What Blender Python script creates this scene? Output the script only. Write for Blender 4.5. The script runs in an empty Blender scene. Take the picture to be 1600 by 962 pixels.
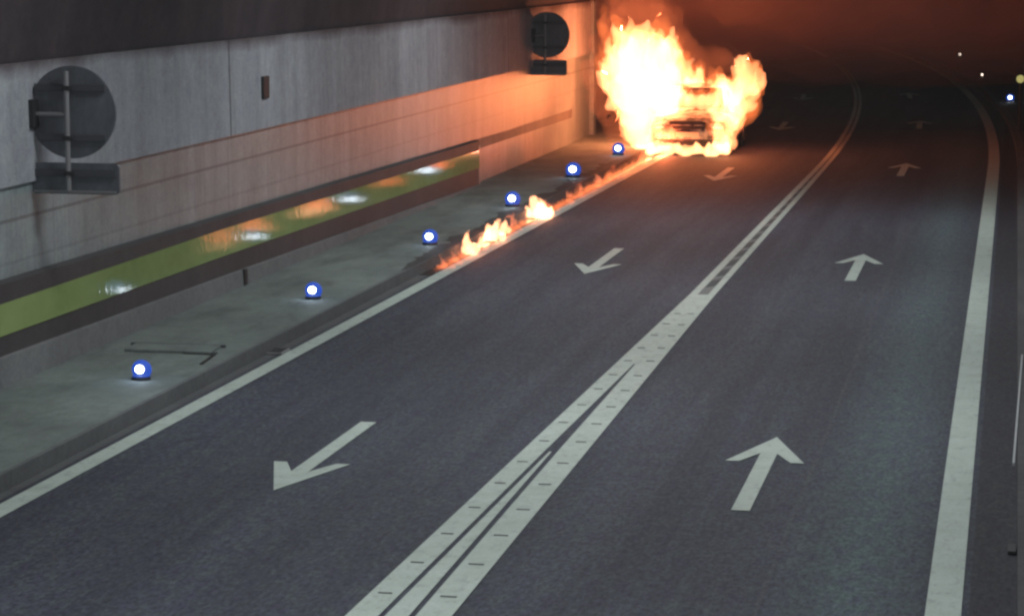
import bpy, bmesh, math, random
from mathutils import Vector, Matrix, noise
S = bpy.context.scene
COL = S.collection
random.seed(7)

# ------------------------------------------------------------------ camera
CAM_H = 4.39
cam_d = bpy.data.cameras.new('camera')
cam_d.sensor_width = 36.0
cam_d.lens = 87.075
cam_d.clip_start = 0.1
cam_d.clip_end = 1000
cam = bpy.data.objects.new('camera', cam_d)
COL.objects.link(cam)
cam.location = (0, 0, CAM_H)
PITCH = math.atan2(549, 3870)
YAW = math.atan2(790, math.hypot(3870, 549))
cam.rotation_euler = (math.pi / 2 - PITCH, 0, YAW)
S.camera = cam

# ------------------------------------------------------------------ world: faint night sky outside the tunnel
W = bpy.data.worlds.new('World')
S.world = W
W.use_nodes = True
wn = W.node_tree
bg = wn.nodes['Background']
sky = wn.nodes.new('ShaderNodeTexSky')
sky.sky_type = 'NISHITA'
sky.sun_disc = False
sky.sun_elevation = math.radians(-4)
sky.sun_rotation = math.radians(150)
wn.links.new(sky.outputs[0], bg.inputs[0])
bg.inputs[1].default_value = 0.05

# ------------------------------------------------------------------ view and sampling
S.view_settings.view_transform = 'Standard'
S.view_settings.look = 'None'
S.view_settings.exposure = 0.0
S.view_settings.gamma = 1.0
S.render.engine = 'CYCLES'
S.cycles.use_denoising = True
S.cycles.max_bounces = 6
S.cycles.diffuse_bounces = 3
S.cycles.glossy_bounces = 3
S.cycles.volume_bounces = 1
S.cycles.transparent_max_bounces = 16
S.cycles.sample_clamp_indirect = 6.0
S.cycles.pixel_filter_type = 'BLACKMAN_HARRIS'
S.cycles.filter_width = 2.6

LAMP_POWER = 105.0
FIRE = (1.0, 0.165, 0.055)


# ------------------------------------------------------------------ materials
def mat(name, base=(.5, .5, .5), rough=.7, metal=0.0, spec=.5):
    m = bpy.data.materials.new(name)
    m.use_nodes = True
    b = m.node_tree.nodes['Principled BSDF']
    b.inputs['Base Color'].default_value = (*base, 1)
    b.inputs['Roughness'].default_value = rough
    b.inputs['Metallic'].default_value = metal
    b.inputs['Specular IOR Level'].default_value = spec
    return m


class G:
    """small node-graph helper"""
    def __init__(s, m):
        s.t = m.node_tree
        s.b = s.t.nodes.get('Principled BSDF')
        s.co = s.t.nodes.new('ShaderNodeTexCoord').outputs['Object']

    def val(s, sock, v):
        if hasattr(v, 'links'):
            s.t.links.new(v, sock)
        else:
            sock.default_value = v

    def sep(s, v=None):
        n = s.t.nodes.new('ShaderNodeSeparateXYZ')
        s.val(n.inputs[0], v or s.co)
        return n.outputs

    def math(s, op, a, b=0.0, c=None, clamp=False):
        n = s.t.nodes.new('ShaderNodeMath')
        n.operation = op
        n.use_clamp = clamp
        s.val(n.inputs[0], a)
        s.val(n.inputs[1], b)
        if c is not None:
            s.val(n.inputs[2], c)
        return n.outputs[0]

    def noise(s, scale, detail=4, rough=.6, stretch=(1, 1, 1), off=(0, 0, 0)):
        mp = s.t.nodes.new('ShaderNodeMapping')
        s.t.links.new(s.co, mp.inputs[0])
        mp.inputs['Scale'].default_value = stretch
        mp.inputs['Location'].default_value = off
        n = s.t.nodes.new('ShaderNodeTexNoise')
        s.t.links.new(mp.outputs[0], n.inputs['Vector'])
        n.inputs['Scale'].default_value = scale
        n.inputs['Detail'].default_value = detail
        n.inputs['Roughness'].default_value = rough
        return n.outputs['Fac']

    def ramp(s, f, *stops):
        n = s.t.nodes.new('ShaderNodeValToRGB')
        s.val(n.inputs[0], f)
        e = n.color_ramp.elements
        while len(e) < len(stops):
            e.new(.5)
        for q, (p, c) in zip(e, stops):
            q.position = p
            q.color = (*c, 1) if len(c) == 3 else c
        return n.outputs[0]

    def mix(s, f, a, b, mode='MIX'):
        n = s.t.nodes.new('ShaderNodeMix')
        n.data_type = 'RGBA'
        n.blend_type = mode
        s.val(n.inputs[0], f)
        for sock, v in ((n.inputs[6], a), (n.inputs[7], b)):
            s.val(sock, v if hasattr(v, 'links') else (*v, 1))
        return n.outputs[2]

    def band(s, x, c, w):
        """smooth bump of half width w round x = c"""
        d = s.math('ABSOLUTE', s.math('SUBTRACT', x, c))
        return s.math('SUBTRACT', 1.0, s.math('DIVIDE', d, w), clamp=True)

    def bump(s, h, strength=.3, dist=.01):
        n = s.t.nodes.new('ShaderNodeBump')
        s.t.links.new(h, n.inputs['Height'])
        n.inputs['Strength'].default_value = strength
        n.inputs['Distance'].default_value = dist
        s.t.links.new(n.outputs[0], s.b.inputs['Normal'])


def g1(v):
    return (v, v, v)


def asphalt():
    m = mat('asphalt', rough=.74, spec=.3)
    g = G(m)
    x, y, z = g.sep()
    c = g.ramp(g.noise(.9, 6, .65, (1.0, .35, 1)), (.25, (.053, .054, .071)), (.75, (.080, .081, .105)))
    # polished wheel paths of both lanes
    tr = g.band(x, -1.02, .62)
    tr2 = g.band(x, -2.95, .5)
    tr3 = g.band(x, -5.0, .5)
    tr4 = g.band(x, -6.8, .55)
    wob = g.noise(.35, 3, .5, (1, .25, 1), (4, 2, 0))
    for q, k in ((tr2, .35), (tr3, .3), (tr4, .3)):
        c = g.mix(g.math('MULTIPLY', q, g.math('MULTIPLY', wob, k)), c, (.088, .09, .098))
    oil = g.math('MULTIPLY', g.band(x, -2.0, .5), g.noise(1.1, 4, .6, (1, .3, 1), (9, 1, 0)))
    c = g.mix(g.math('MULTIPLY', oil, .6), c, (.036, .032, .036))
    # darker rolled-in rubber streaks and a few repair patches along the lanes
    rub = g.ramp(g.noise(1.3, 5, .65, (1.6, .07, 1), (1, 5, 0)), (.40, g1(0)), (.60, g1(.85)))
    c = g.mix(rub, c, (.046, .046, .060))
    pale = g.ramp(g.noise(1.7, 5, .65, (1.3, .09, 1), (6, 2, 0)), (.52, g1(0)), (.68, g1(.6)))
    c = g.mix(pale, c, (.078, .084, .096))
    drip = g.ramp(g.noise(2.3, 3, .5, (1, .5, 1), (7, 3, 0)), (.68, g1(0)), (.74, g1(.5)))
    c = g.mix(drip, c, (.028, .027, .032))
    c = g.mix(g.math('MULTIPLY', tr, g.math('MULTIPLY', wob, 1.4)), c, (.098, .128, .134))
    c = g.mix(g.math('MULTIPLY', g.math('GREATER_THAN', x, -.2), .75), c, (.033, .028, .033))
    # tar seam along the middle of the outgoing lane
    seam = g.math('GREATER_THAN', g.band(x, -1.62, .02), .2)
    c = g.mix(g.math('MULTIPLY', seam, .45), c, (.085, .08, .085))
    fine = g.noise(26, 4, .8, (1, .4, 1))
    c = g.mix(.8, c, g.ramp(fine, (.36, g1(.2)), (.64, g1(.82))), 'OVERLAY')
    blot = g.noise(9, 4, .8, (1, .35, 1), (3, 7, 0))
    c = g.mix(.8, c, g.ramp(blot, (.34, (.38, .31, .48)), (.66, (.58, .69, .58))), 'OVERLAY')
    g.t.links.new(c, g.b.inputs['Base Color'])
    g.bump(fine, .35, .006)
    return m


def concrete(name, lo, hi, streak=0.0, joints=(), vjoint=None, rough=.8, spec=.4, top_shade=None, dirt=0.0):
    m = mat(name, rough=rough, spec=spec)
    g = G(m)
    x, y, z = g.sep()
    c = g.ramp(g.noise(.8, 6, .65), (.28, lo), (.72, hi))
    if streak:
        st = g.noise(2.2, 4, .7, (1, 1, .06), (0, 3, 0))
        c = g.mix(streak, c, g.ramp(st, (.3, (.3, .29, .28)), (.7, g1(.66))), 'OVERLAY')
    for zz, k in joints:
        j = g.math('GREATER_THAN', g.band(z, zz, .022), .2)
        c = g.mix(g.math('MULTIPLY', j, k), c, (.05, .045, .045))
    if vjoint:
        p, o, k = vjoint
        fr = g.math('FRACT', g.math('DIVIDE', g.math('SUBTRACT', y, o - p / 2), p))
        j = g.math('GREATER_THAN', g.band(fr, .5, .03 / p), .2)
        c = g.mix(g.math('MULTIPLY', j, k), c, (.06, .055, .06))
    if top_shade:  # top edge darkened to paint the soft lamp cutoff
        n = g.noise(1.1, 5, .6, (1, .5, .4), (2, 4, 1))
        f = g.math('ADD', g.math('SUBTRACT', z, top_shade), g.math('MULTIPLY', g.math('SUBTRACT', n, .5), .35))
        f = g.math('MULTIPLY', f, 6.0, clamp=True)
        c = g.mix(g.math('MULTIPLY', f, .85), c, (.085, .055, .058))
    c = g.mix(.35, c, g.ramp(g.noise(34, 3, .7), (.3, g1(.3)), (.7, g1(.72))), 'OVERLAY')
    c = g.mix(.45, c, g.ramp(g.noise(6, 4, .75, (1, 1, 1), (5, 1, 2)), (.3, (.36, .33, .42)), (.7, (.6, .66, .6))), 'OVERLAY')
    if dirt:
        dn = g.ramp(g.noise(1.6, 6, .7, (1.4, .5, 1), (3, 8, 0)), (.46, g1(0)), (.68, g1(dirt)))
        c = g.mix(dn, c, (.06, .06, .062))
    g.t.links.new(c, g.b.inputs['Base Color'])
    g.bump(g.noise(25, 4), .15, .006)
    return m


def paint():
    m = mat('road_paint', rough=.6)
    g = G(m)
    c = g.ramp(g.noise(2.5, 5, .7), (.25, (.44, .50, .44)), (.7, (.56, .62, .57)))
    wear = g.ramp(g.noise(9, 6, .8, (1, .5, 1), (2, 2, 0)), (.53, g1(0)), (.74, g1(.75)))
    c = g.mix(wear, c, (.2, .2, .2))
    c = g.mix(.3, c, g.ramp(g.noise(60, 2, .7), (.3, g1(.3)), (.7, g1(.7))), 'OVERLAY')
    g.t.links.new(c, g.b.inputs['Base Color'])
    return m


def emit(name, colour, strength, base=(.02, .02, .02)):
    m = mat(name, base)
    b = m.node_tree.nodes['Principled BSDF']
    b.inputs['Emission Color'].default_value = (*colour, 1)
    b.inputs['Emission Strength'].default_value = strength
    return m


def flame_mat(name, colour, strength):
    """burning gas: light given off through the whole volume, nothing on the surface"""
    m = bpy.data.materials.new(name)
    m.use_nodes = True
    t = m.node_tree
    t.nodes.clear()
    o = t.nodes.new('ShaderNodeOutputMaterial')
    e = t.nodes.new('ShaderNodeEmission')
    e.inputs[0].default_value = (*colour, 1)
    e.inputs[1].default_value = strength
    t.links.new(e.outputs[0], o.inputs['Volume'])
    return m


def vol_mat(name, colour, density, aniso=0.0):
    m = bpy.data.materials.new(name)
    m.use_nodes = True
    t = m.node_tree
    t.nodes.clear()
    o = t.nodes.new('ShaderNodeOutputMaterial')
    e = t.nodes.new('ShaderNodeVolumePrincipled')
    e.inputs['Color'].default_value = (*colour, 1)
    e.inputs['Density'].default_value = density
    e.inputs['Anisotropy'].default_value = aniso
    t.links.new(e.outputs[0], o.inputs['Volume'])
    return m


M = dict(
    asphalt=asphalt(),
    paint=paint(),
    notch=mat('groove_dark', (.09, .09, .09), .8),
    gutter=concrete('gutter_concrete', (.085, .083, .088), (.13, .128, .13)),
    pavement=concrete('pavement_concrete', (.16, .185, .175), (.25, .28, .26), dirt=.5),
    kerb=concrete('kerb_stone', (.12, .12, .125), (.17, .17, .175), vjoint=(1.0, 0, .12)),
    wall_low=concrete('enamel_panel', (.235, .275, .28), (.335, .375, .385), streak=.6, joints=((1.75, .5), (1.32, .2)), vjoint=(5.97, 30.52, .22), rough=.42, spec=.6),
    wall_high=concrete('grey_render', (.33, .335, .37), (.44, .445, .475), streak=.45, top_shade=3.17, vjoint=(17.9, 30.52, .75), rough=.85, spec=.2),
    vault=concrete('shaded_vault', (.042, .036, .046), (.085, .064, .070), streak=.3, rough=.9, spec=.2),  # kept dark to draw the lamp cutoff shade above the panels
    stripe_worn=concrete('stripe_worn', (.12, .11, .11), (.19, .175, .17), streak=.5, rough=.6),
    stripe_dark=concrete('stripe_dark', (.055, .048, .05), (.085, .075, .078), streak=.3, rough=.6),
    plinth=concrete('plinth_concrete', (.17, .165, .168), (.23, .225, .228)),
    recess=concrete('recess_concrete', (.36, .34, .33), (.48, .46, .45), streak=.4),
    sign_back=mat('sign_back_grey', (.15, .155, .18), .55, .3),
    sign_rib=mat('sign_channel_grey', (.09, .09, .105), .6, .3),
    galv=mat('galvanised_steel', (.30, .29, .30), .5, .5),
    dark_metal=mat('dark_metal', (.04, .038, .04), .6, .4),
    black=mat('black_rubber', (.015, .015, .016), .8),
    lamp_house=mat('lamp_housing', (.12, .12, .13), .5, .6),
)
_g = G(M['sign_back'])
_g.t.links.new(_g.ramp(_g.noise(5, 6, .75, (1, 1, .5)), (.3, (.095, .098, .115)), (.7, (.185, .19, .215))), _g.b.inputs['Base Color'])
ms = mat('stripe_luminous_yellow', (.3, .33, .07), .07, spec=.09)
_g = G(ms)
_g.t.links.new(_g.ramp(_g.noise(1.2, 5, .7, (1, .6, 1)), (.28, (.24, .31, .10)), (.72, (.34, .42, .16))), _g.b.inputs['Base Color'])
_g.bump(_g.noise(7.0, 2, .5, (1, 2.2, .8)), .10, .02)
M['stripe_yellow'] = ms


# ------------------------------------------------------------------ mesh helpers
def finish(name, bm, material, parent=None, smooth=False, bevel=0.0):
    bmesh.ops.recalc_face_normals(bm, faces=bm.faces[:])
    me = bpy.data.meshes.new(name)
    bm.to_mesh(me)
    bm.free()
    return link_mesh(name, me, material, parent, smooth, bevel)


def link_mesh(name, me, material, parent=None, smooth=False, bevel=0.0):
    o = bpy.data.objects.new(name, me)
    COL.objects.link(o)
    for mm in (material if isinstance(material, (list, tuple)) else [material]):
        me.materials.append(mm)
    if smooth:
        for p in me.polygons:
            p.use_smooth = True
    if bevel:
        b = o.modifiers.new('bevel', 'BEVEL')
        b.width = bevel
        b.segments = 2
    if parent:
        o.parent = parent
    return o


def empty(name, loc=(0, 0, 0)):
    o = bpy.data.objects.new(name, None)
    o.empty_display_size = .2
    COL.objects.link(o)
    o.location = loc
    return o


def tag(o, label=None, cat=None, group=None, kind=None):
    if label:
        o['label'] = label
    if cat:
        o['category'] = cat
    if group:
        o['group'] = group
    if kind:
        o['kind'] = kind
    return o


def box(bm, x0, x1, y0, y1, z0, z1):
    v = [bm.verts.new((x, y, z)) for z in (z0, z1) for x, y in ((x0, y0), (x1, y0), (x1, y1), (x0, y1))]
    for f in ((3, 2, 1, 0), (4, 5, 6, 7), (0, 1, 5, 4), (1, 2, 6, 5), (2, 3, 7, 6), (3, 0, 4, 7)):
        bm.faces.new([v[i] for i in f])


def cyl(bm, p0, p1, r0, r1=None, n=16):
    p0, p1 = Vector(p0), Vector(p1)
    d = p1 - p0
    q = Vector((0, 0, 1)).rotation_difference(d.normalized()).to_matrix().to_4x4()
    bmesh.ops.create_cone(bm, cap_ends=True, segments=n, radius1=r0, radius2=r0 if r1 is None else r1,
                          depth=d.length, matrix=Matrix.Translation((p0 + p1) / 2) @ q)


def ball(bm, c, r, sub=2, sc=(1, 1, 1)):
    bmesh.ops.create_icosphere(bm, subdivisions=sub, radius=r,
                               matrix=Matrix.Translation(c) @ Matrix.Diagonal((*sc, 1)))


def prism(bm, pts, z0, z1):
    """closed outline pts (x, y) extruded z0..z1"""
    a = [bm.verts.new((x, y, z0)) for x, y in pts]
    b = [bm.verts.new((x, y, z1)) for x, y in pts]
    n = len(pts)
    bm.faces.new(b)
    bm.faces.new(a[::-1])
    for i in range(n):
        bm.faces.new((a[i], a[(i + 1) % n], b[(i + 1) % n], b[i]))


# ------------------------------------------------------------------ alignment: straight to y = 52, then a left-hand bend of 400 m radius
def bend(y):
    return 0.0 if y < 52 else -(y - 52) ** 2 / 800.0


def lat(y, p):
    """piecewise-linear lateral position p = ((y, x), ...) plus the bend"""
    if y <= p[0][0]:
        x = p[0][1]
    elif y >= p[-1][0]:
        x = p[-1][1]
    else:
        for (a, u), (b, v) in zip(p, p[1:]):
            if a <= y <= b:
                x = u + (v - u) * (y - a) / (b - a)
                break
    return x + bend(y)


YS = [-14 + 2 * i for i in range(0, 33)] + [53 + 1.5 * i for i in range(75)]
YEND = YS[-1]


def ribbon(name, left, right, y0, y1, z, material, parent=None, thick=0.0):
    """a strip between two lateral lines; left / right are constants or tables"""
    L = left if isinstance(left, (tuple, list)) else ((0, left),)
    R = right if isinstance(right, (tuple, list)) else ((0, right),)
    ys = sorted({y0, y1, *[y for y in YS if y0 < y < y1], *[p[0] for p in (*L, *R) if y0 < p[0] < y1]})
    bm = bmesh.new()
    prev = None
    for y in ys:
        row = [bm.verts.new((lat(y, L), y, z)), bm.verts.new((lat(y, R), y, z))]
        if thick:
            row += [bm.verts.new((lat(y, R), y, z - thick)), bm.verts.new((lat(y, L), y, z - thick))]
        if prev:
            n = len(row)
            for i in range(n if thick else 1):
                bm.faces.new((prev[i], prev[(i + 1) % n], row[(i + 1) % n], row[i]))
        elif thick:
            bm.faces.new(row)
        prev = row
    if thick:
        bm.faces.new(prev[::-1])
    return finish(name, bm, material, parent)


def sheet(name, profile, y0, y1, material, parent=None, solid=0.0):
    """profile = [(x, z), ...] swept along the road (x, z constants or tables over y)"""
    tb = lambda v: v if isinstance(v, (tuple, list)) else ((0, v),)
    pr = [(tb(a), tb(b)) for a, b in profile]
    kn = [q[0] for a, b in pr for q in (*a, *b)]
    ys = sorted({y0, y1, *[y for y in YS if y0 < y < y1], *[k for k in kn if y0 < k < y1]})
    def zz(y, p):
        return lat(y, p) - bend(y)
    bm = bmesh.new()
    prev = None
    for y in ys:
        row = [bm.verts.new((lat(y, a), y, zz(y, b))) for a, b in pr]
        if prev:
            for i in range(len(row) - 1):
                bm.faces.new((prev[i], prev[i + 1], row[i + 1], row[i]))
        prev = row
    o = finish(name, bm, material, parent)
    if solid:
        s = o.modifiers.new('solid', 'SOLIDIFY')
        s.thickness = solid
        s.offset = 0
    return o


# ------------------------------------------------------------------ the ground
WALL = -9.9
KERB = ((19, -8.10), (52, -7.97))
RKERB = .12
LLINE = ((18, -7.85), (52, -7.60))
off = lambda t, d: tuple((y, x + d) for y, x in t)
bm = bmesh.new()
box(bm, -90, 40, -40, 260, -.6, -.3)
tag(finish('ground', bm, M['recess']), kind='structure')
tag(ribbon('road', -8.3, .4, -14, YEND, 0, M['asphalt'], thick=.25), kind='structure')
tag(ribbon('gutter', off(KERB, -.05), off(LLINE, -.16), -14, YEND, .004, M['gutter']), kind='structure')
tag(ribbon('pavement', WALL - 3.2, off(KERB, -.05), -14, YEND, .15, M['pavement'], thick=.3), kind='structure')
tag(ribbon('kerb', off(KERB, -.05), KERB, -14, YEND, .155, M['kerb'], thick=.3), kind='structure')
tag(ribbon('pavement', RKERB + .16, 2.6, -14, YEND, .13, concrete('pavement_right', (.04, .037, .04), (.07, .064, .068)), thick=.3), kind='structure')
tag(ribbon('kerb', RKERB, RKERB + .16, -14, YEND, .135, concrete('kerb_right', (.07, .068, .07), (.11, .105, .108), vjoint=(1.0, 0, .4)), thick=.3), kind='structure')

# ------------------------------------------------------------------ road markings
ln = ribbon('edge_line', off(LLINE, -.1), off(LLINE, .1), -14, YEND, .008, M['paint'])
tag(ln, 'narrow white edge line beside the gutter running up to the burning car', 'road line')
ln = ribbon('edge_line', -.49, -.25, -14, YEND, .008, M['paint'])
tag(ln, 'broad white edge line along the kerb on the right of the empty lane', 'road line')

cl = empty('centre_line', (-3.95, 15, 0))
tag(cl, 'wide double white centre line with cut notches, tapering into a ladder pattern', 'road line')


def cpart(name, l, r, y0, y1, z, m):
    o = ribbon(name, l, r, y0, y1, z, m)
    o.parent = cl
    o.matrix_parent_inverse = Matrix.Translation((3.95, -15, 0))
    return o


CL = ((-14, -4.70), (15.66, -4.307), (31.9, -4.091), (54, -4.032))
CR = ((-14, -3.33), (15.8, -3.602), (31.9, -3.755), (54, -3.80))
d1l = ((-14, -4.20), (15.7, -4.088), (21.4, -4.030), (26.3, -3.965))
d1r = ((-14, -4.15), (15.7, -4.046), (21.4, -3.985), (26.3, -3.958))
d2l = ((-14, -3.74), (15.75, -3.886), (21.4, -3.962), (26.3, -3.958))
d2r = ((-14, -3.69), (15.75, -3.842), (21.4, -3.912), (26.3, -3.950))
cpart('stripe', CL, d1l, -14, 26.3, .008, M['paint'])
cpart('stripe', d2r, CR, -14, 26.3, .008, M['paint'])
cpart('wedge', d1r, d2l, -14, 21.4, .008, M['paint'])
cpart('stripe', CL, CR, 26.3, 32, .008, M['paint'])
cpart('stripe', CL, off(CL, .105), 32, YEND, .008, M['paint'])
cpart('stripe', off(CR, -.095), CR, 32, YEND, .008, M['paint'])
y = 14.4
while y < 31:
    w = (y - 15) / 17
    for x0, x1 in ((lat(y, CL) + .06, lat(y, CL) + .06 + .10 - .02 * w), (lat(y, CR) - .19 + .05 * w, lat(y, CR) - .07)):
        j = random.uniform(-.03, .03)
        bm = bmesh.new()
        prism(bm, [(x0, y + j), (x1, y + j), (x1, y + j + .026), (x0, y + j + .026)], .0095, .0125)
        o = finish('notch', bm, M['notch'])
        o.parent = cl
        o.matrix_parent_inverse = Matrix.Translation((3.95, -15, 0))
    y += .93
cpart('ladder_bed', off(CL, .105), off(CR, -.095), 32, 62, .005, mat('worn_grey_paint', (.19, .19, .19), .7))
y = 32.9
while y < 62:
    a, b = lat(y, off(CL, .115)), lat(y, off(CR, -.105))
    bm = bmesh.new()
    prism(bm, [(a, y - .14), (b, y + .05), (b, y + .75), (a, y + .5)], .006, .0115)
    y += 1.15
    o = finish('rung', bm, M['notch'])
    o.parent = cl
    o.matrix_parent_inverse = Matrix.Translation((3.95, -15, 0))

ARROW = [(-.075, 0), (.075, 0), (.075, 2.33), (.225, 1.95), (.345, 1.95), (0, 3.1), (-.345, 1.95), (-.225, 1.95), (-.075, 2.33)]


def arrow(x, y, flip, label, group):
    bm = bmesh.new()
    pts = [(-a, -b) for a, b in ARROW] if flip else ARROW
    v = [bm.verts.new((a, b, 0)) for a, b in pts]
    w = [bm.verts.new((a, b, -.004)) for a, b in pts]
    n = len(v)
    for q in ((0, 1, 2, 8), (2, 3, 4), (2, 4, 5), (8, 2, 5), (8, 5, 6), (8, 6, 7)):
        bm.faces.new([v[i] for i in q])
        bm.faces.new([w[i] for i in q[::-1]])
    for i in range(n):
        bm.faces.new((v[i], w[i], w[(i + 1) % n], v[(i + 1) % n]))
    o = finish('lane_arrow', bm, M['paint'])
    o.location = (x, y, .0085)
    if y > 55:
        o.rotation_euler.z = math.atan((y - 52) / 400)
    tag(o, label, 'road arrow', group)


ga, gb = 'white arrows pointing away in the right lane', 'white arrows pointing at the camera in the left lane'
for (x, y, l) in ((-2.05, 19.37, 'large white lane arrow pointing away, nearest in the right lane'),
                  (-2.12, 33.8, 'white lane arrow pointing away, second in the right lane, beside the ladder line'),
                  (-2.20, 50.4, 'thin faint arrow pointing away, level with the glow of the fire'),
                  (-2.36, 64.6, 'barely visible arrow pointing away in the dark beyond the fire glow'),
                  (-3.15, 78.3, 'farthest faint arrow pointing away before the bend')):
    arrow(x, y, False, l, ga)
for (x, y, l) in ((-5.93, 22.45, 'large white lane arrow pointing at the camera, nearest in the left lane'),
                  (-5.80, 36.9, 'white lane arrow pointing at the camera, level with the gutter flames'),
                  (-5.76, 51.7, 'faint arrow pointing at the camera, just in front of the burning car'),
                  (-5.95, 66.4, 'dim arrow on the dark road right of the burning car'),
                  (-6.60, 79.9, 'farthest dim arrow in the left lane before the bend')):
    arrow(x, y, True, l, gb)

# ------------------------------------------------------------------ tunnel walls and vault
wl = empty('tunnel_wall', (WALL, 20, 0))
tag(wl, 'long pale left tunnel wall with dark and yellow-green stripes along its foot', 'wall')


def wpart(name, prof, y0, y1, m, solid=0.0, par=wl):
    o = sheet(name, prof, y0, y1, m, None, solid)
    o.parent = par
    o.matrix_parent_inverse = Matrix.Translation(-par.location)
    return o


Z1, Z2 = 2.10, 3.33
D1T = ((-14, 1.40), (23, 1.165), (49, .93), (58, .90))
D1B = ((-14, 1.17), (23, .972), (30, .965), (45.3, .79), (58, .72))
GRB = ((-14, .78), (23, .655), (30, .62), (45.3, .465), (58, .40))
D2B = ((-14, .80), (23, .45), (30, .37), (45.3, .16))
zo = lambda t, d: tuple((y, z + d) for y, z in t)
YN = 58.6      # the wall ends at a recess beside the burning car
wpart('lower_panel', [(WALL, 0), (WALL, Z1)], -14, YN, M['wall_low'])
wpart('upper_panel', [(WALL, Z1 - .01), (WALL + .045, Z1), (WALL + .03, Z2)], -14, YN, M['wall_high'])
FOOT = WALL + .1
wpart('dark_stripe', [(WALL, zo(D1T, .02)), (FOOT + .006, D1T), (FOOT + .006, D1B), (FOOT, D1B)], -14, 45.4, M['stripe_dark'])
wpart('dark_stripe', [(WALL, zo(D1T, .02)), (WALL + .006, D1T), (WALL + .006, D1B), (WALL, D1B)], 45.42, 56, M['stripe_worn'])
wpart('yellow_stripe', [(FOOT, D1B), (FOOT + .012, D1B), (FOOT + .02, GRB), (FOOT, GRB)], -14, 45.34, M['stripe_yellow'])
wpart('dark_stripe', [(FOOT, GRB), (FOOT + .006, GRB), (FOOT + .006, D2B), (FOOT, D2B)], -14, 45.3, M['stripe_dark'])
wpart('plinth', [(FOOT, D2B), (FOOT + .05, zo(D2B, -.01)), (FOOT + .06, .1)], -14, 45.3, M['plinth'])
bm = bmesh.new()
box(bm, WALL, FOOT + .012, 45.3, 45.42, .1, .88)
o = finish('end_post', bm, M['wall_low'])
o.parent = wl
o.matrix_parent_inverse = Matrix.Translation(-wl.location)
# drainage slot in the plinth
bm = bmesh.new()
box(bm, FOOT + .03, FOOT + .075, 30.6, 30.72, .16, .36)
o = finish('slot', bm, M['dark_metal'])
o.parent = wl
o.matrix_parent_inverse = Matrix.Translation(-wl.location)
# recess: jamb, back wall
rb = empty('recess_wall', (WALL - 1.2, YN, 0))
tag(rb, 'set-back tunnel wall behind the flames, starting at an upright corner', 'wall')
wpart('back_panel', [(WALL - .6, 0), (WALL - .6, Z2 + .4)], YN - .4, YEND, M['recess'], par=rb)
bm = bmesh.new()
box(bm, WALL - .7, WALL + .05, YN, YN + .35, .1, Z2)
o = finish('corner_post', bm, M['wall_low'])
o.parent = rb
o.matrix_parent_inverse = Matrix.Translation(-rb.location)
rw = empty('tunnel_wall', (1.9, 20, 0))
tag(rw, 'dark right tunnel wall curving away behind the far marker lights', 'wall')
wpart('wall_panel', [(2.0, 0), (2.0, Z2)], -14, YEND, concrete('right_wall', (.1, .095, .095), (.16, .15, .15), streak=.4), par=rw)
prof = []
for k in range(17):
    a = math.pi * (1 - k / 16)
    prof.append((-3.95 + 5.97 * math.cos(a), Z2 + 3.3 * math.sin(a)))
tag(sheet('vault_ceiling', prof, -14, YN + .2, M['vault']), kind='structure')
prof = []
for k in range(17):
    a = math.pi * (1 - k / 16)
    prof.append((-4.6 + 6.62 * math.cos(a), Z2 + 3.5 * math.sin(a)))
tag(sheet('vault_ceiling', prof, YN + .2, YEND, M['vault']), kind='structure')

# ------------------------------------------------------------------ ceiling luminaires of the working stretch (above the frame)
diff = emit('luminaire_diffuser', (.9, 1, .98), 3.0)
diff_dim = emit('luminaire_diffuser_dim', (.9, 1, .98), .3)
for i, y in enumerate([-4, 5, 14, 23, 32, 41, 70, 80]):
    for x in (-6.3, -1.5):
        r = empty('ceiling_luminaire', (x + bend(y), y, 5.6))
        tag(r, 'long cool-white tunnel luminaire hung under the vault', 'ceiling light', 'tunnel luminaires above the lanes')
        bm = bmesh.new()
        box(bm, -.15, .15, -.6, .6, 0, .1)
        finish('housing', bm, M['lamp_house'], r, bevel=.01)
        bm = bmesh.new()
        box(bm, -.12, .12, -.56, .56, -.012, -.002)
        finish('diffuser', bm, diff if y < 50 else diff_dim, r)
        ld = bpy.data.lights.new('luminaire_light', 'AREA')
        ld.shape = 'RECTANGLE'
        ld.size, ld.size_y = .24, 1.1
        ld.energy = LAMP_POWER * (1.1 if x > -3 else 1.2) * (.045 if y > 50 else 1)
        ld.color = (.91, .985, 1.0)
        lo = bpy.data.objects.new('luminaire_light', ld)
        COL.objects.link(lo)
        lo.parent = r
        lo.location = (0, 0, -.03)


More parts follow.
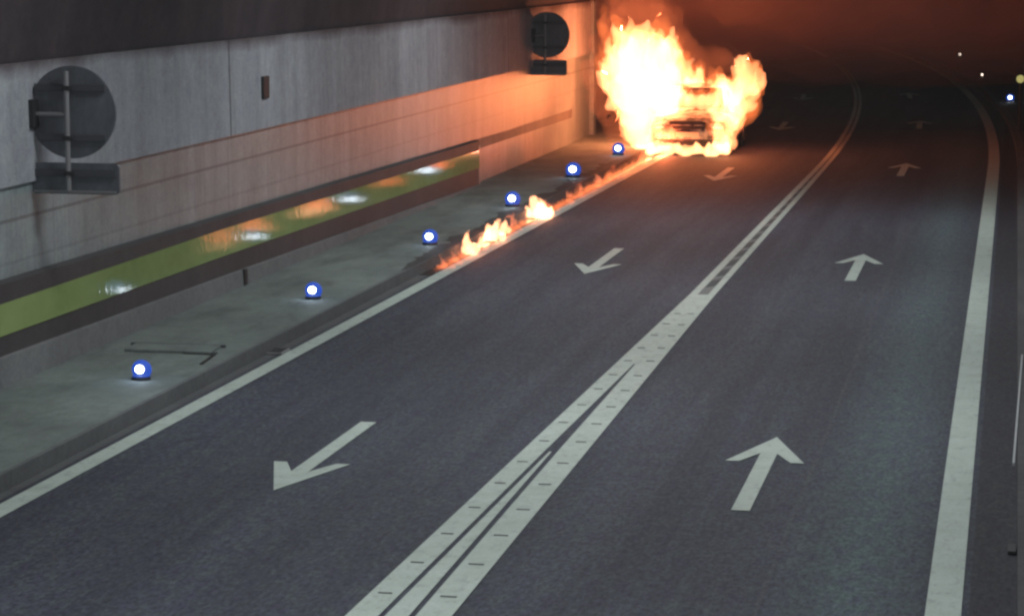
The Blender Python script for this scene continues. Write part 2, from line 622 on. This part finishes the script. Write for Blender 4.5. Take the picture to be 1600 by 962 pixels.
# ------------------------------------------------------------------ round signs seen from behind
def round_sign(loc, label, plate_w, plate_dx):
    r = empty('round_sign', loc)
    tag(r, label, 'road sign', 'round signs seen from behind')
    R = .475
    bm = bmesh.new()
    cyl(bm, (0, 0, 0), (0, .03, 0), R, n=48)
    finish('disc', bm, M['sign_back'], r, bevel=.006)
    for z in (.25, -.26):
        w = math.sqrt(R * R - z * z) - .03
        bm = bmesh.new()
        box(bm, -w, w, -.03, -.001, z - .035, z + .035)
        finish('channel', bm, M['sign_rib'], r, bevel=.004)
    bm = bmesh.new()
    a, b = plate_dx - plate_w / 2, plate_dx + plate_w / 2
    pts = []
    for cx, cz, t0 in ((b - .05, -.57, 0), (a + .05, -.57, 90), (a + .05, -.79, 180), (b - .05, -.79, 270)):
        for k in range(5):
            t = math.radians(t0 + k * 22.5)
            pts.append((cx + .05 * math.cos(t), cz + .05 * math.sin(t)))
    v = [bm.verts.new((x, 0, z)) for x, z in pts]
    w2 = [bm.verts.new((x, .03, z)) for x, z in pts]
    bm.faces.new(v)
    bm.faces.new(w2[::-1])
    for i in range(len(v)):
        bm.faces.new((v[i], w2[i], w2[(i + 1) % len(v)], v[(i + 1) % len(v)]))
    p = finish('plate', bm, M['sign_back'], r)
    for z, rr, mm in ((-.62, .035, M['sign_rib']), (-.815, .012, M['galv'])):
        bm = bmesh.new()
        box(bm, a + .03, b - .03, -.025, -.001, z - rr, z + rr)
        finish('channel', bm, mm, p)
    bm = bmesh.new()
    cyl(bm, (-.03, -.06, .42), (-.03, -.06, -.80), .028, n=12)
    finish('post', bm, M['galv'], r, smooth=False)
    for z in (.25, -.26, -.62):
        bm = bmesh.new()
        box(bm, -.075, .015, -.095, -.028, z - .022, z + .022)
        finish('clamp', bm, M['dark_metal'], r, bevel=.005)
    bm = bmesh.new()
    cyl(bm, (-.03, -.06, -.02), (WALL - loc[0] + .03, -.06, -.02), .024, n=10)
    finish('bracket_arm', bm, M['galv'], r)
    bm = bmesh.new()
    box(bm, WALL - loc[0] + .032, WALL - loc[0] + .09, -.14, .02, -.16, .13)
    finish('wall_bracket', bm, M['dark_metal'], r, bevel=.008)
    return r


round_sign((-9.45, 24.0, 2.81), 'grey back of a large round sign with plate, nearest on the wall', .95, .02)
s2 = round_sign((-9.56, 51.0, 2.77), 'dark back of a smaller round sign beside the flames', 1.1, -.13)

bm = bmesh.new()
box(bm, WALL + .03, WALL + .075, 31.87, 32.14, 2.5, 2.8)
tag(finish('wall_box', bm, M['dark_metal'], bevel=.01), 'small dark slim box fixed high on the grey wall panel', 'junction box')

# ------------------------------------------------------------------ pavement fittings
r = empty('duct_cover', (-8.9, 25.3, .15))
tag(r, 'slightly raised concrete duct cover with dark edges set in the pavement', 'duct cover')
bm = bmesh.new()
prism(bm, [(-.48, -.12), (.50, -.14), (.47, .32), (-.50, .30)], .002, .03)
finish('lid', bm, M['pavement'], r, bevel=.006)
bm = bmesh.new()
prism(bm, [(-.56, .305), (.52, .325), (.52, .345), (-.56, .335)], .003, .03)
finish('rim', bm, M['sign_rib'], r)
bm = bmesh.new()
prism(bm, [(.2, -.17), (.56, -.18), (.56, -.06), (.505, -.06), (.49, -.145), (.2, -.145)], .003, .012)
finish('gap', bm, M['dark_metal'], r)
bm = bmesh.new()
prism(bm, [(.60, -.8), (.64, -.8), (.58, -.18), (.54, -.18)], .006, .012)
finish('slot', bm, M['black'], r)
r = empty('drain_grate', (-7.99, 26.3, .0))
tag(r, 'small pale metal drain lid lying in the gutter', 'drain lid')
bm = bmesh.new()
prism(bm, [(-.1, -.16), (.1, -.16), (.1, .16), (-.1, .16)], .006, .03)
finish('frame', bm, M['galv'], r, bevel=.006)
bm = bmesh.new()
for k in range(5):
    yy = -.12 + k * .06
    box(bm, -.075, .075, yy - .012, yy + .012, .0305, .034)
finish('slots', bm, M['black'], r)

bm = bmesh.new()  # raised strip standing in for the highlight on the kerb edge
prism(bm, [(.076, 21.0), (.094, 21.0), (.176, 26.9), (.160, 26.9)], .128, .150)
tag(finish('kerb_highlight', bm, mat('pale_strip', (.5, .5, .52), .5)), 'thin painted highlight along the right kerb at the edge of the picture', 'kerb highlight')
bm = bmesh.new()
prism(bm, [(.05, 18.3), (.115, 18.3), (.115, 18.55), (.05, 18.55)], .004, .03)
tag(finish('kerb_bracket', bm, M['dark_metal'], bevel=.005), 'small dull metal bracket at the foot of the right kerb', 'bracket')

# ------------------------------------------------------------------ blue marker lights
core_m = emit('marker_white', (.82, .92, 1.0), 18)
halo_m = emit('marker_blue', (.035, .15, 1.0), .5)
amb_m = emit('far_lamp', (1.0, .8, .65), 3.5)


def marker(loc, label, k=1.0, power=.5):
    r = empty('marker_light', loc)
    tag(r, label, 'marker light', 'blue marker lights along the kerbs')
    bm = bmesh.new()
    cyl(bm, (0, 0, 0), (0, 0, .035 * k), .10 * k, .09 * k, 20)
    finish('base', bm, M['dark_metal'], r)
    bm = bmesh.new()
    cyl(bm, (0, .01, .035 * k), (0, .01, .05 * k), .09 * k, .085 * k, 24)
    ball(bm, (0, .02 * k, .10 * k), .105 * k, 3, (1, .6, .95))
    finish('blue_halo', bm, halo_m, r, smooth=True)  # glowing shell imitates the blue bloom round the lamp
    bm = bmesh.new()
    ball(bm, (0, -.045 * k, .112 * k), .045 * k, 3, (1, .7, .9))
    finish('lamp_core', bm, core_m, r, smooth=True)
    ld = bpy.data.lights.new('marker_glow', 'POINT')
    ld.energy = power
    ld.color = (.25, .5, 1)
    ld.shadow_soft_size = .08 * k
    lo = bpy.data.objects.new('marker_glow', ld)
    COL.objects.link(lo)
    lo.parent = r
    lo.location = (.02, -.16 * k, .16 * k)


for (x, y, l, k) in ((-8.58, 23.5, 'blue-white marker light nearest the camera, below the duct cover', 1.0),
                     (-8.52, 29.6, 'blue-white marker light on bare pavement between duct cover and flames', 1.05),
                     (-8.44, 35.6, 'blue-white marker light beside the near end of the gutter flames', 1.15),
                     (-8.36, 41.4, 'blue-white marker light behind the middle gutter flames', 1.3),
                     (-8.33, 47.2, 'blue-white marker light past the last gutter flames', 1.45),
                     (-8.33, 52.8, 'marker light glowing violet at the foot of the burning car', 1.3)):
    marker((x, y, .15), l, k)
marker((-.10, 75, .13), 'lone blue marker light on the far right kerb', 1.1, .1)

# far lamps and emergency point on the right
for (x, y, z, rad, l, s) in ((.15, 62, 1.42, .10, 'yellow lit lamp at the right edge of the picture', 'y'),
                             (-2.30, 108, .24, .055, 'tiny warm light, leftmost on the dark bend', 'w'),
                             (-1.12, 90, .22, .04, 'tiny pinkish light between the warm light and the blue marker', 'w')):
    r = empty('far_lamp', (x, y, z))
    tag(r, l, 'lamp')
    bm = bmesh.new()
    ball(bm, (0, 0, 0), rad, 2)
    finish('globe', bm, emit('yellow_lamp', (.95, .85, .3), .42) if s == 'y' else amb_m, r, smooth=True)
    bm = bmesh.new()
    cyl(bm, (0, .04, -z), (0, .04, -rad * .8), .03, n=8)
    finish('stem', bm, M['dark_metal'], r)
r = empty('emergency_post', (.35, 76, .13))
tag(r, 'faintly lit greenish upright post beside the right kerb', 'post')
bm = bmesh.new()
box(bm, -.09, .09, -.05, .05, 0, 1.65)
finish('body', bm, mat('green_grey', (.12, .17, .15), .6), r, bevel=.01)
bm = bmesh.new()
box(bm, -.05, .05, -.062, -.052, .75, 1.55)
finish('light_strip', bm, emit('strip_green', (.3, .6, .5), .09), r)


# ------------------------------------------------------------------ burning car
CARX, CARY = -7.08, 54.7
car = empty('burning_car', (CARX, CARY, 0))
tag(car, 'pale hatchback car facing the camera and engulfed in flames', 'car')
white = mat('scorched_white_paint', (.55, .52, .5), .45)
_g = G(white)
_g.t.links.new(_g.ramp(_g.noise(2.6, 6, .7), (.42, (.05, .035, .03)), (.56, (.6, .56, .52))), _g.b.inputs['Base Color'])
glass = mat('sooty_glass', (.03, .022, .02), .15)
trim = mat('burnt_trim', (.02, .016, .015), .7)


def loft(sections, close=True):
    """sections = lists of points with equal counts"""
    bm = bmesh.new()
    rows = [[bm.verts.new(p) for p in s] for s in sections]
    n = len(rows[0])
    for a, b in zip(rows, rows[1:]):
        for i in range(n):
            bm.faces.new((a[i], a[(i + 1) % n], b[(i + 1) % n], b[i]))
    bm.faces.new(rows[0][::-1])
    bm.faces.new(rows[-1])
    return bm


def body_sec(y, hw, z0, z1, crown):
    return [(-hw * .93, y, z0), (-hw, y, z0 + .16), (-hw, y, z1 - .16), (-hw * .93, y, z1 - .03), (-hw * .5, y, z1 + crown * .7), (0, y, z1 + crown),
            (hw * .5, y, z1 + crown * .7), (hw * .93, y, z1 - .03), (hw, y, z1 - .16), (hw, y, z0 + .16), (hw * .93, y, z0), (0, y, z0)]


bm = loft([body_sec(y, hw, z0, z1, c) for y, hw, z0, z1, c in
           ((0, .70, .30, .62, .02), (.07, .80, .22, .70, .03), (.25, .86, .19, .78, .04), (.7, .89, .18, .86, .05), (1.15, .90, .18, .92, .05),
            (2.0, .90, .18, .94, .0), (3.2, .90, .18, .96, .0), (3.75, .87, .22, .97, .0), (4.0, .80, .30, .92, .0))])
finish('body', bm, white, car, smooth=True)


def cab_sec(y, hw, z0, hw2, z1):
    return [(-hw, y, z0), (-(hw + hw2) / 2, y, (z0 + z1) / 2), (-hw2, y, z1 - .05), (-hw2 * .8, y, z1), (0, y, z1 + .03), (hw2 * .8, y, z1), (hw2, y, z1 - .05),
            ((hw + hw2) / 2, y, (z0 + z1) / 2), (hw, y, z0)]


bm = loft([cab_sec(1.05, .80, .90, .76, .93), cab_sec(1.85, .80, .93, .62, 1.42), cab_sec(2.3, .80, .93, .62, 1.48), cab_sec(3.3, .80, .93, .60, 1.45), cab_sec(3.85, .76, .93, .58, 1.05)])
finish('cabin', bm, white, car, smooth=True)
bm = bmesh.new()
v = [bm.verts.new(p) for p in ((-.68, 1.12, .99), (.68, 1.12, .99), (.56, 1.74, 1.375), (-.56, 1.74, 1.375))]
f = bm.faces.new(v)
q = bmesh.ops.extrude_face_region(bm, geom=[f])
bmesh.ops.translate(bm, vec=(0, -.035, .05), verts=[e for e in q['geom'] if isinstance(e, bmesh.types.BMVert)])
finish('windscreen', bm, glass, car)
for s in (-1, 1):
    bm = bmesh.new()
    pts = [(s * .785, 1.35, 1.0), (s * .785, 3.3, 1.0), (s * .66, 3.1, 1.36), (s * .66, 1.85, 1.36)]
    f = bm.faces.new([bm.verts.new(p) for p in pts])
    q = bmesh.ops.extrude_face_region(bm, geom=[f])
    bmesh.ops.translate(bm, vec=(s * .02, 0, .01), verts=[e for e in q['geom'] if isinstance(e, bmesh.types.BMVert)])
    finish('side_window', bm, glass, car)
    bm = bmesh.new()
    ball(bm, (s * .62, .10, .64), .15, 3, (1.1, .7, .55))
    finish('headlight', bm, mat('headlight_glass', (.75, .75, .75), .12), car, smooth=True)
    bm = bmesh.new()
    ball(bm, (s * .99, 1.35, 1.0), .1, 2, (1, .6, .75))
    box(bm, min(s * .84, s * .93), max(s * .84, s * .93), 1.33, 1.38, .96, 1.0)
    finish('mirror', bm, trim, car, smooth=True)
    for yy in (.78, 3.2):
        bm = bmesh.new()
        cyl(bm, (s * .70, yy, .31), (s * .915, yy, .31), .31, n=28)
        w = finish('wheel', bm, M['black'], car, bevel=.03)
        bm = bmesh.new()
        cyl(bm, (s * .90, yy, .31), (s * .925, yy, .31), .2, n=20)
        finish('rim', bm, M['galv'], w)
bm = bmesh.new()
pts = [(-.30, .595), (.30, .595), (.42, .74), (.36, .77), (-.36, .77), (-.42, .74)]
v = [bm.verts.new((x, -.035, z)) for x, z in pts]
w = [bm.verts.new((x, .2, z)) for x, z in pts]
bm.faces.new(v)
bm.faces.new(w[::-1])
for i in range(6):
    bm.faces.new((v[i], w[i], w[(i + 1) % 6], v[(i + 1) % 6]))
finish('grille', bm, trim, car)
bm = bmesh.new()
box(bm, -.36, .36, -.045, -.036, .672, .69)
finish('grille_bar', bm, white, car)
bm = bmesh.new()
box(bm, -.62, .66, -.03, .15, .225, .325)
finish('bumper_intake', bm, trim, car, bevel=.02)
bm = bmesh.new()
box(bm, -.26, .26, -.03, -.01, .42, .53)
finish('licence_plate', bm, mat('plate_white', (.7, .66, .55), .5), car, bevel=.004)
bm = bmesh.new()
box(bm, -.74, .74, -.012, .1, .335, .362)
finish('bumper_seam', bm, trim, car)


# ------------------------------------------------------------------ flames
def blob_mesh(name, blobs, voxel, disp, scale, seed=0):
    """flame body: union of overlapping balls, remeshed and torn up by turbulence that grows upward"""
    bm = bmesh.new()
    for b in blobs:
        x, y, z, r = b[:4]
        r *= .94
        ball(bm, (x, y, z), r, 2, (1, 1, b[4] if len(b) > 4 else 1.15))
    me = bpy.data.meshes.new(name)
    bm.to_mesh(me)
    bm.free()
    o = bpy.data.objects.new(name, me)
    COL.objects.link(o)
    md = o.modifiers.new('r', 'REMESH')
    md.mode = 'VOXEL'
    md.voxel_size = voxel
    dg = bpy.context.evaluated_depsgraph_get()
    m2 = bpy.data.meshes.new_from_object(o.evaluated_get(dg))
    bpy.data.objects.remove(o)
    m2.name = name
    o = bpy.data.objects.new(name, m2)
    COL.objects.link(o)
    md = o.modifiers.new('r', 'REMESH')
    md.mode = 'VOXEL'
    md.voxel_size = voxel * .85
    dg = bpy.context.evaluated_depsgraph_get()
    m3 = bpy.data.meshes.new_from_object(o.evaluated_get(dg))
    bpy.data.objects.remove(o)
    bpy.data.meshes.remove(m2)
    m2 = m3
    m2.name = name
    # drop scraps that lie loose beside the main body
    b2 = bmesh.new()
    b2.from_mesh(m2)
    seen, scraps = set(), []
    for v in b2.verts:
        if v in seen:
            continue
        st, comp = [v], []
        seen.add(v)
        while st:
            u = st.pop()
            comp.append(u)
            for e in u.link_edges:
                w = e.other_vert(u)
                if w not in seen:
                    seen.add(w)
                    st.append(w)
        if len(comp) < .12 * len(b2.verts):
            scraps += comp
    bmesh.ops.delete(b2, geom=scraps, context='VERTS')
    b2.to_mesh(m2)
    b2.free()
    m2.update()
    nv = [v.normal.copy() for v in m2.vertices]
    for v, n in zip(m2.vertices, nv):
        p = v.co
        q = Vector((p.x, p.y, p.z * .45)) * scale + Vector((seed * 3.1, seed * 1.7, 0))
        t = noise.fractal(q, .8, 2.1, 5)
        t += .45 * noise.noise(Vector((p.x * 9, p.y * 9, p.z * 3.2)))
        t = t if t > 0 else max(t * .4, -.2)
        t2 = noise.noise(q * .6 + Vector((9, 2, 5)))
        v.co = p + n * (t * disp) + Vector((t2 * disp * .8, 0, max(0, t) * disp * .8))
        if v.co.z < .012:
            v.co.z = .012
    return m2


core = flame_mat('flame_core', (1.0, .32, .12), 8.5)
hot = flame_mat('flame_foot', (1.0, .42, .16), 20.0)
shell = flame_mat('flame_shell', (1.0, .20, .045), 1.5)
lick = flame_mat('flame_lick', (1.0, .42, .2), 22.0)
film = flame_mat('flame_film', (1.0, .24, .10), 6.0)
thin = flame_mat('gutter_glow', (1.0, .22, .07), 1.7)


def FB(px, py, pr, y):
    """metres in the plane y = 56 from a survey grid of 69 units per metre, moved to depth y"""
    k = y / 56.0
    return (((px - 1571) / 68.4) * k, y, 4.39 + ((237.6 - py) / 69.9 - 4.39) * k, pr / 69.0 * k)


big = [(1012, 228, 24, 54.9), (1002, 205, 28, 55), (996, 175, 33, 55.2), (988, 140, 38, 55.5), (985, 105, 36, 55.8), (992, 78, 27, 56), (1003, 60, 14, 56),
       (975, 62, 10, 56), (1020, 95, 34, 56), (1038, 85, 24, 56.2), (1030, 130, 40, 56), (1056, 108, 18, 56.5), (1070, 120, 15, 56.6), (1086, 128, 11, 56.6),
       (1030, 175, 30, 55.3), (1032, 215, 24, 54.9), (950, 112, 12, 55.6), (957, 138, 14, 55.4)]
mid = [(1075, 143, 20, 57), (1100, 150, 20, 57), (1122, 148, 20, 56.6), (1140, 150, 24, 56), (1150, 168, 24, 55.6), (1160, 135, 20, 56), (1170, 122, 13, 56),
       (1160, 110, 9, 56), (1172, 106, 7, 56), (1138, 195, 18, 55), (1130, 220, 13, 54.9), (1134, 236, 8, 54.8), (1060, 160, 20, 55.9), (1095, 160, 14, 55.7), (1080, 158, 13, 55.6), (1112, 160, 15, 55.7), (1050, 165, 16, 55.4), (1120, 205, 13, 54.6), (1126, 222, 13, 54.6), (1122, 180, 13, 54.9), (1040, 205, 17, 54.4)]
base = [(1000 + 9 * i, 238 - 7 * k + random.uniform(-3, 2), random.uniform(6, 9) - 2.5 * k, 54.45) for i in range(16) for k in range(random.choice((1, 1, 2, 2, 3)))]
def tongue(px, py, h, r, lean, y):
    """tapering flame tip: a chain of shrinking balls that sways"""
    out = []
    n = 9
    for i in range(n):
        u = i / (n - 1)
        out.append(FB(px + lean * u + 3.5 * math.sin(u * 5 + px), py - h * u, r * (1 - u) ** .8 + 4.0, y))
    return out


tips = []
for a, b, h, r, l, yy in ((948, 130, 34, 8, -6, 55.6), (955, 105, 42, 8, -3, 55.8), (968, 75, 40, 9, -8, 56), (985, 60, 34, 8, 4, 56), (1003, 62, 30, 8, 8, 56), (1022, 72, 26, 8, 6, 56),
                          (1042, 78, 26, 7, 8, 56.2), (1055, 98, 28, 7, 9, 56.5), (1070, 115, 24, 6, 10, 56.6), (1088, 128, 20, 6, 5, 56.6), (1012, 55, 20, 5, 2, 56.1), (960, 165, 26, 7, -10, 55.2),
                          (975, 190, 30, 8, -10, 55)):
    tips += tongue(a, b, h, r, l, yy)
tips2 = []
for a, b, h, r, l, yy in ((1160, 120, 26, 7, -6, 56), (1172, 125, 30, 7, 4, 56), (1180, 140, 26, 6, 6, 55.9), (1150, 130, 22, 6, -4, 56), (1125, 140, 20, 6, 3, 56.4), (1105, 145, 18, 6, 4, 56.8),
                          (1172, 165, 26, 6, 8, 55.6), (1156, 195, 22, 6, 7, 55.2), (1146, 225, 20, 5, 7, 54.9)):
    tips2 += tongue(a, b, h, r, l, yy)
me = blob_mesh('blaze', [FB(*b) for b in big] + tips, .034, .15, 3.4, 1)
bl = link_mesh('blaze', me, core, smooth=True)
tag(bl, 'tall white-hot blaze rising over the left side of the burning car', 'fire', 'flames on the car')
sh = link_mesh('flame_shell', blob_mesh('flame_shell', [FB(a, b - 4, r * 1.16 + 3, y) for a, b, r, y in big] +
     [FB(*b) for b in ((948, 60, 7, 56), (950, 40, 6, 56), (948, 20, 5, 56), (955, 75, 9, 56), (946, 2, 4, 56), (949, 30, 5, 56), (947, 11, 4, 56), (951, 50, 6, 56), (953, 67, 8, 56), (975, 30, 7, 56), (985, 42, 9, 56), (968, 40, 7, 56))], .07, .26, 2.2, 2), shell, bl, smooth=True)
me = blob_mesh('blaze', [FB(*b) for b in mid] + tips2, .034, .14, 3.4, 3)
bl2 = link_mesh('blaze', me, core, smooth=True)
tag(bl2, 'yellow-edged flames curling up from the right side of the burning car', 'fire', 'flames on the car')
link_mesh('flame_shell', blob_mesh('flame_shell', [FB(a + 3, b - 3, r * 1.15 + 3, y) for a, b, r, y in mid], .06, .22, 2.4, 4), shell, bl2, smooth=True)
me = blob_mesh('blaze', [FB(*b) for b in base], .04, .07, 5, 5)
aura = flame_mat('glowing_smoke', (1.0, .19, .06), .42)
link_mesh('glowing_smoke', blob_mesh('glowing_smoke', [FB(*b) for b in (
    (945, 160, 24, 55.6), (948, 185, 17, 55.3), (940, 125, 24, 56), (950, 80, 28, 56.5), (955, 40, 26, 57), (962, 5, 22, 57.5), (985, 35, 34, 57), (1000, 5, 26, 57.5),
    (1030, 45, 34, 57), (1060, 80, 32, 57), (1090, 100, 30, 57), (1125, 95, 24, 57), (1160, 90, 18, 56.5), (1180, 105, 14, 56), (1190, 135, 14, 56), (1180, 170, 14, 55.6),
    (1165, 200, 13, 55), (1150, 228, 12, 54.8), (1158, 240, 9, 54.7), (970, 215, 18, 55.1), (985, 238, 12, 54.8), (1000, 120, 60, 56.6), (1010, 190, 40, 55.6), (1100, 160, 50, 57))],
    .08, .22, 1.6, 6), aura, bl, smooth=True)
bl3 = link_mesh('blaze', me, hot, smooth=True)
tag(bl3, 'low band of flames on the road under the front bumper', 'fire', 'flames on the car')

gf = 'small flames along the gutter'
for (x, y, h, w, l, st) in ((-7.86, 33.9, .20, .07, 'pinkish upright flame at the near end of the gutter fire', film),
                            (-7.88, 34.7, .16, .06, 'small curled flame second from the near end', film),
                            (-7.84, 35.2, .24, .05, 'thin orange flame before the first bright gutter flame', film),
                            (-7.84, 35.6, .40, .11, 'tall bright forked flame in the gutter, left of the widest pair', lick),
                            (-7.82, 36.5, .22, .07, 'short flame between the two brightest near flames', lick),
                            (-7.82, 37.3, .36, .14, 'wide white gutter flame in the middle of the row', lick),
                            (-7.84, 38.1, .34, .08, 'leaning bright flame touching the wide white one', lick),
                            (-8.02, 39.6, .26, .09, 'faint pink flame in front of the kerb light', film),
                            (-7.80, 40.9, .30, .17, 'low broad white flame beside the edge line', lick),
                            (-7.82, 41.4, .24, .12, 'low white flame, right tail of the broad one', lick),
                            (-7.95, 42.4, .20, .06, 'small reddish flame just past the broad white one', film),
                            (-7.98, 44.6, .14, .06, 'tiny red flame licking the kerb', film),
                            (-7.98, 46.0, .14, .05, 'tiny red flame before the last pink one', film),
                            (-7.95, 47.6, .20, .09, 'last pink flame before the burning car', film)):
    bs = []
    for t in range(5):
        u = t / 4
        bs.append((math.sin(u * 3 + x * 9 + y) * w * .5, math.cos(u * 2 + y) * w * .4, .02 + h * .85 * u, w * (1 - .75 * u) * (.8 if t == 0 else 1), 1.5))
    bs.append((w * .9, .03, h * .25, w * .55, 1.4))
    bs.append((-w * .8, -.03, h * .2, w * .5, 1.3))
    me = blob_mesh('flame', bs, .018, w * .4, 9, y)
    o = link_mesh('flame', me, st, smooth=True)
    o.location = (x, y, .01)
    tag(o, l, 'flame', gf)

# burning fuel along the gutter, its emission also painting the red glow around it
bs = []
y = 33.8
while y < 53.5:
    u = max(0, (y - 43) / 10.5)
    bs.append((lat(y, off(KERB, .10 + .10 * random.random())), y, .012, .07 + .05 * random.random(), .4 + .3 * u))
    bs.append((lat(y, off(KERB, .20 + .10 * random.random())), y, .012, .06 + .05 * random.random(), .4 + .3 * u))
    y += .07
o = link_mesh('fuel_glow', blob_mesh('fuel_glow', bs,   .03, .06, 5, 8), thin, smooth=True)
tag(o, 'thin orange film of burning fuel and painted fire glow in the gutter leading to the car', 'fire')
bm = bmesh.new()
pts = []
for k in range(40):
    y = 33.2 + k * .53
    pts.append((lat(y, off(KERB, .01)), y))
for k in range(40)[::-1]:
    y = 33.2 + k * .53
    pts.append((lat(y, off(LLINE, -.11)) - .05 * random.random() * (1 if k else 0), y))
prism(bm, pts, .005, .0065)
bmesh.ops.triangulate(bm, faces=[f for f in bm.faces if len(f.verts) > 4])
tag(finish('fuel_spill', bm, mat('wet_fuel', (.012, .01, .01), .12)), 'dark wet strip of spilled fuel in the gutter under the small flames', 'spill')

bm = bmesh.new()  # uneven dark strip laid on the kerb top
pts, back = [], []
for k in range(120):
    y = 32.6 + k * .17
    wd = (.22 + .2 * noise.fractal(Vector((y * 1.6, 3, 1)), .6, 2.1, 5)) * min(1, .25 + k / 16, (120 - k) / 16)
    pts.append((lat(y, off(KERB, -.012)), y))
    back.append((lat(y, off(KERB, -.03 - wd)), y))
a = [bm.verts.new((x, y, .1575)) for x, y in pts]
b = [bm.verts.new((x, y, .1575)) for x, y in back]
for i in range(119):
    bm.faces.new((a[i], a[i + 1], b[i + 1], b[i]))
o = finish('kerb_dark_strip', bm, M['pavement'])
scm = concrete('dark_concrete', (.04, .036, .037), (.10, .09, .09))
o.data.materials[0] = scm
tag(o, 'uneven dark strip along the kerb top behind the small flames', 'stain')

# light given off by the fire
for (x, y, z, e, rad) in ((-7.6, 54.42, .25, 80, .12), (-8.6, 55.4, 1.2, 25, .4), (-8.3, 56.0, 2.3, 60, .4), (-6.2, 56.2, 1.6, 130, .2)):
    ld = bpy.data.lights.new('fire_light', 'POINT')
    ld.energy = e
    ld.color = FIRE
    ld.shadow_soft_size = rad
    lo = bpy.data.objects.new('fire_light', ld)
    COL.objects.link(lo)
    lo.parent = bl
    lo.location = (x, y, z)
for (x, y, z, e) in ((-7.8, 35.7, .3, 3), (-7.8, 37.4, .3, 4), (-7.8, 41.1, .25, 4), (-7.85, 46, .2, 3), (-7.8, 50, .2, 6)):
    ld = bpy.data.lights.new('flame_light', 'POINT')
    ld.energy = e
    ld.color = FIRE
    ld.shadow_soft_size = .12
    lo = bpy.data.objects.new('flame_light', ld)
    COL.objects.link(lo)
    lo.parent = bl
    lo.location = (x, y, z)

# ------------------------------------------------------------------ smoke and haze
bm = bmesh.new()
box(bm, -60, 4, -15.5, YEND + 4, -1.3, 7.6)
tag(finish('haze', bm, vol_mat('haze_air', (.9, .88, .86), .0006)), kind='stuff')

# smoke filling the upper part of the tunnel beyond the car, thicker towards the vault
smoke_m = vol_mat('smoke', (.9, .55, .48), .036)
root = None
for q, (z0, y0) in enumerate(((1.05, 57.5), (1.75, 56.5), (2.5, 55.8), (3.3, 55.0))):
    bm = bmesh.new()
    rows = []
    for y in [y0 + 1.5 * i for i in range(65 - q)]:
        b = bend(y)
        u = min(1, (y - y0) / 7)
        zb = z0 + 2.0 * (1 - u ** .6)
        row = []
        for k in range(25):
            x = -10.4 + .02 * q + (12.2 - .04 * q) * k / 24
            n1 = noise.fractal(Vector((x * .35 + q * 7, y * .25, 3)), 1.0, 2.0, 4)
            row.append(bm.verts.new((x + b, y, zb + .5 * n1)))
        for k in range(25)[::-1]:
            x = -10.4 + .02 * q + (12.2 - .04 * q) * k / 24
            t = (x + 4.3) / 6.2
            row.append(bm.verts.new((x + b, y, Z2 + .3 + (2.9 - .03 * q) * math.sqrt(max(0, 1 - t * t)))))
        rows.append(row)
    n = len(rows[0])
    for a, b in zip(rows, rows[1:]):
        for i in range(n):
            bm.faces.new((a[i], a[(i + 1) % n], b[(i + 1) % n], b[i]))
    bm.faces.new(rows[0][::-1])
    bm.faces.new(rows[-1])
    o = finish('smoke' if not q else 'smoke_layer', bm, smoke_m, root)
    if not q:
        root = tag(o, kind='stuff')

# darker rolling billows inside the smoke
billow_m = vol_mat('smoke_billow', (.45, .32, .28), .22)
random.seed(21)
for q in range(9):
    y = 59 + q * 3.2
    x = -7.5 + 6.5 * random.random() + bend(y)
    z = 3.0 + 1.0 * random.random()
    bs = []
    for k in range(9):
        a, r = random.uniform(0, 6.28), random.uniform(.45, 1.0)
        bs.append((x + 1.7 * math.cos(a) * random.random(), y + 1.2 * math.sin(a), z + random.uniform(-.6, .7), r, .8))
    link_mesh('smoke_billow', blob_mesh('smoke_billow', bs, .16, .35, .9, q), billow_m, root, smooth=True)
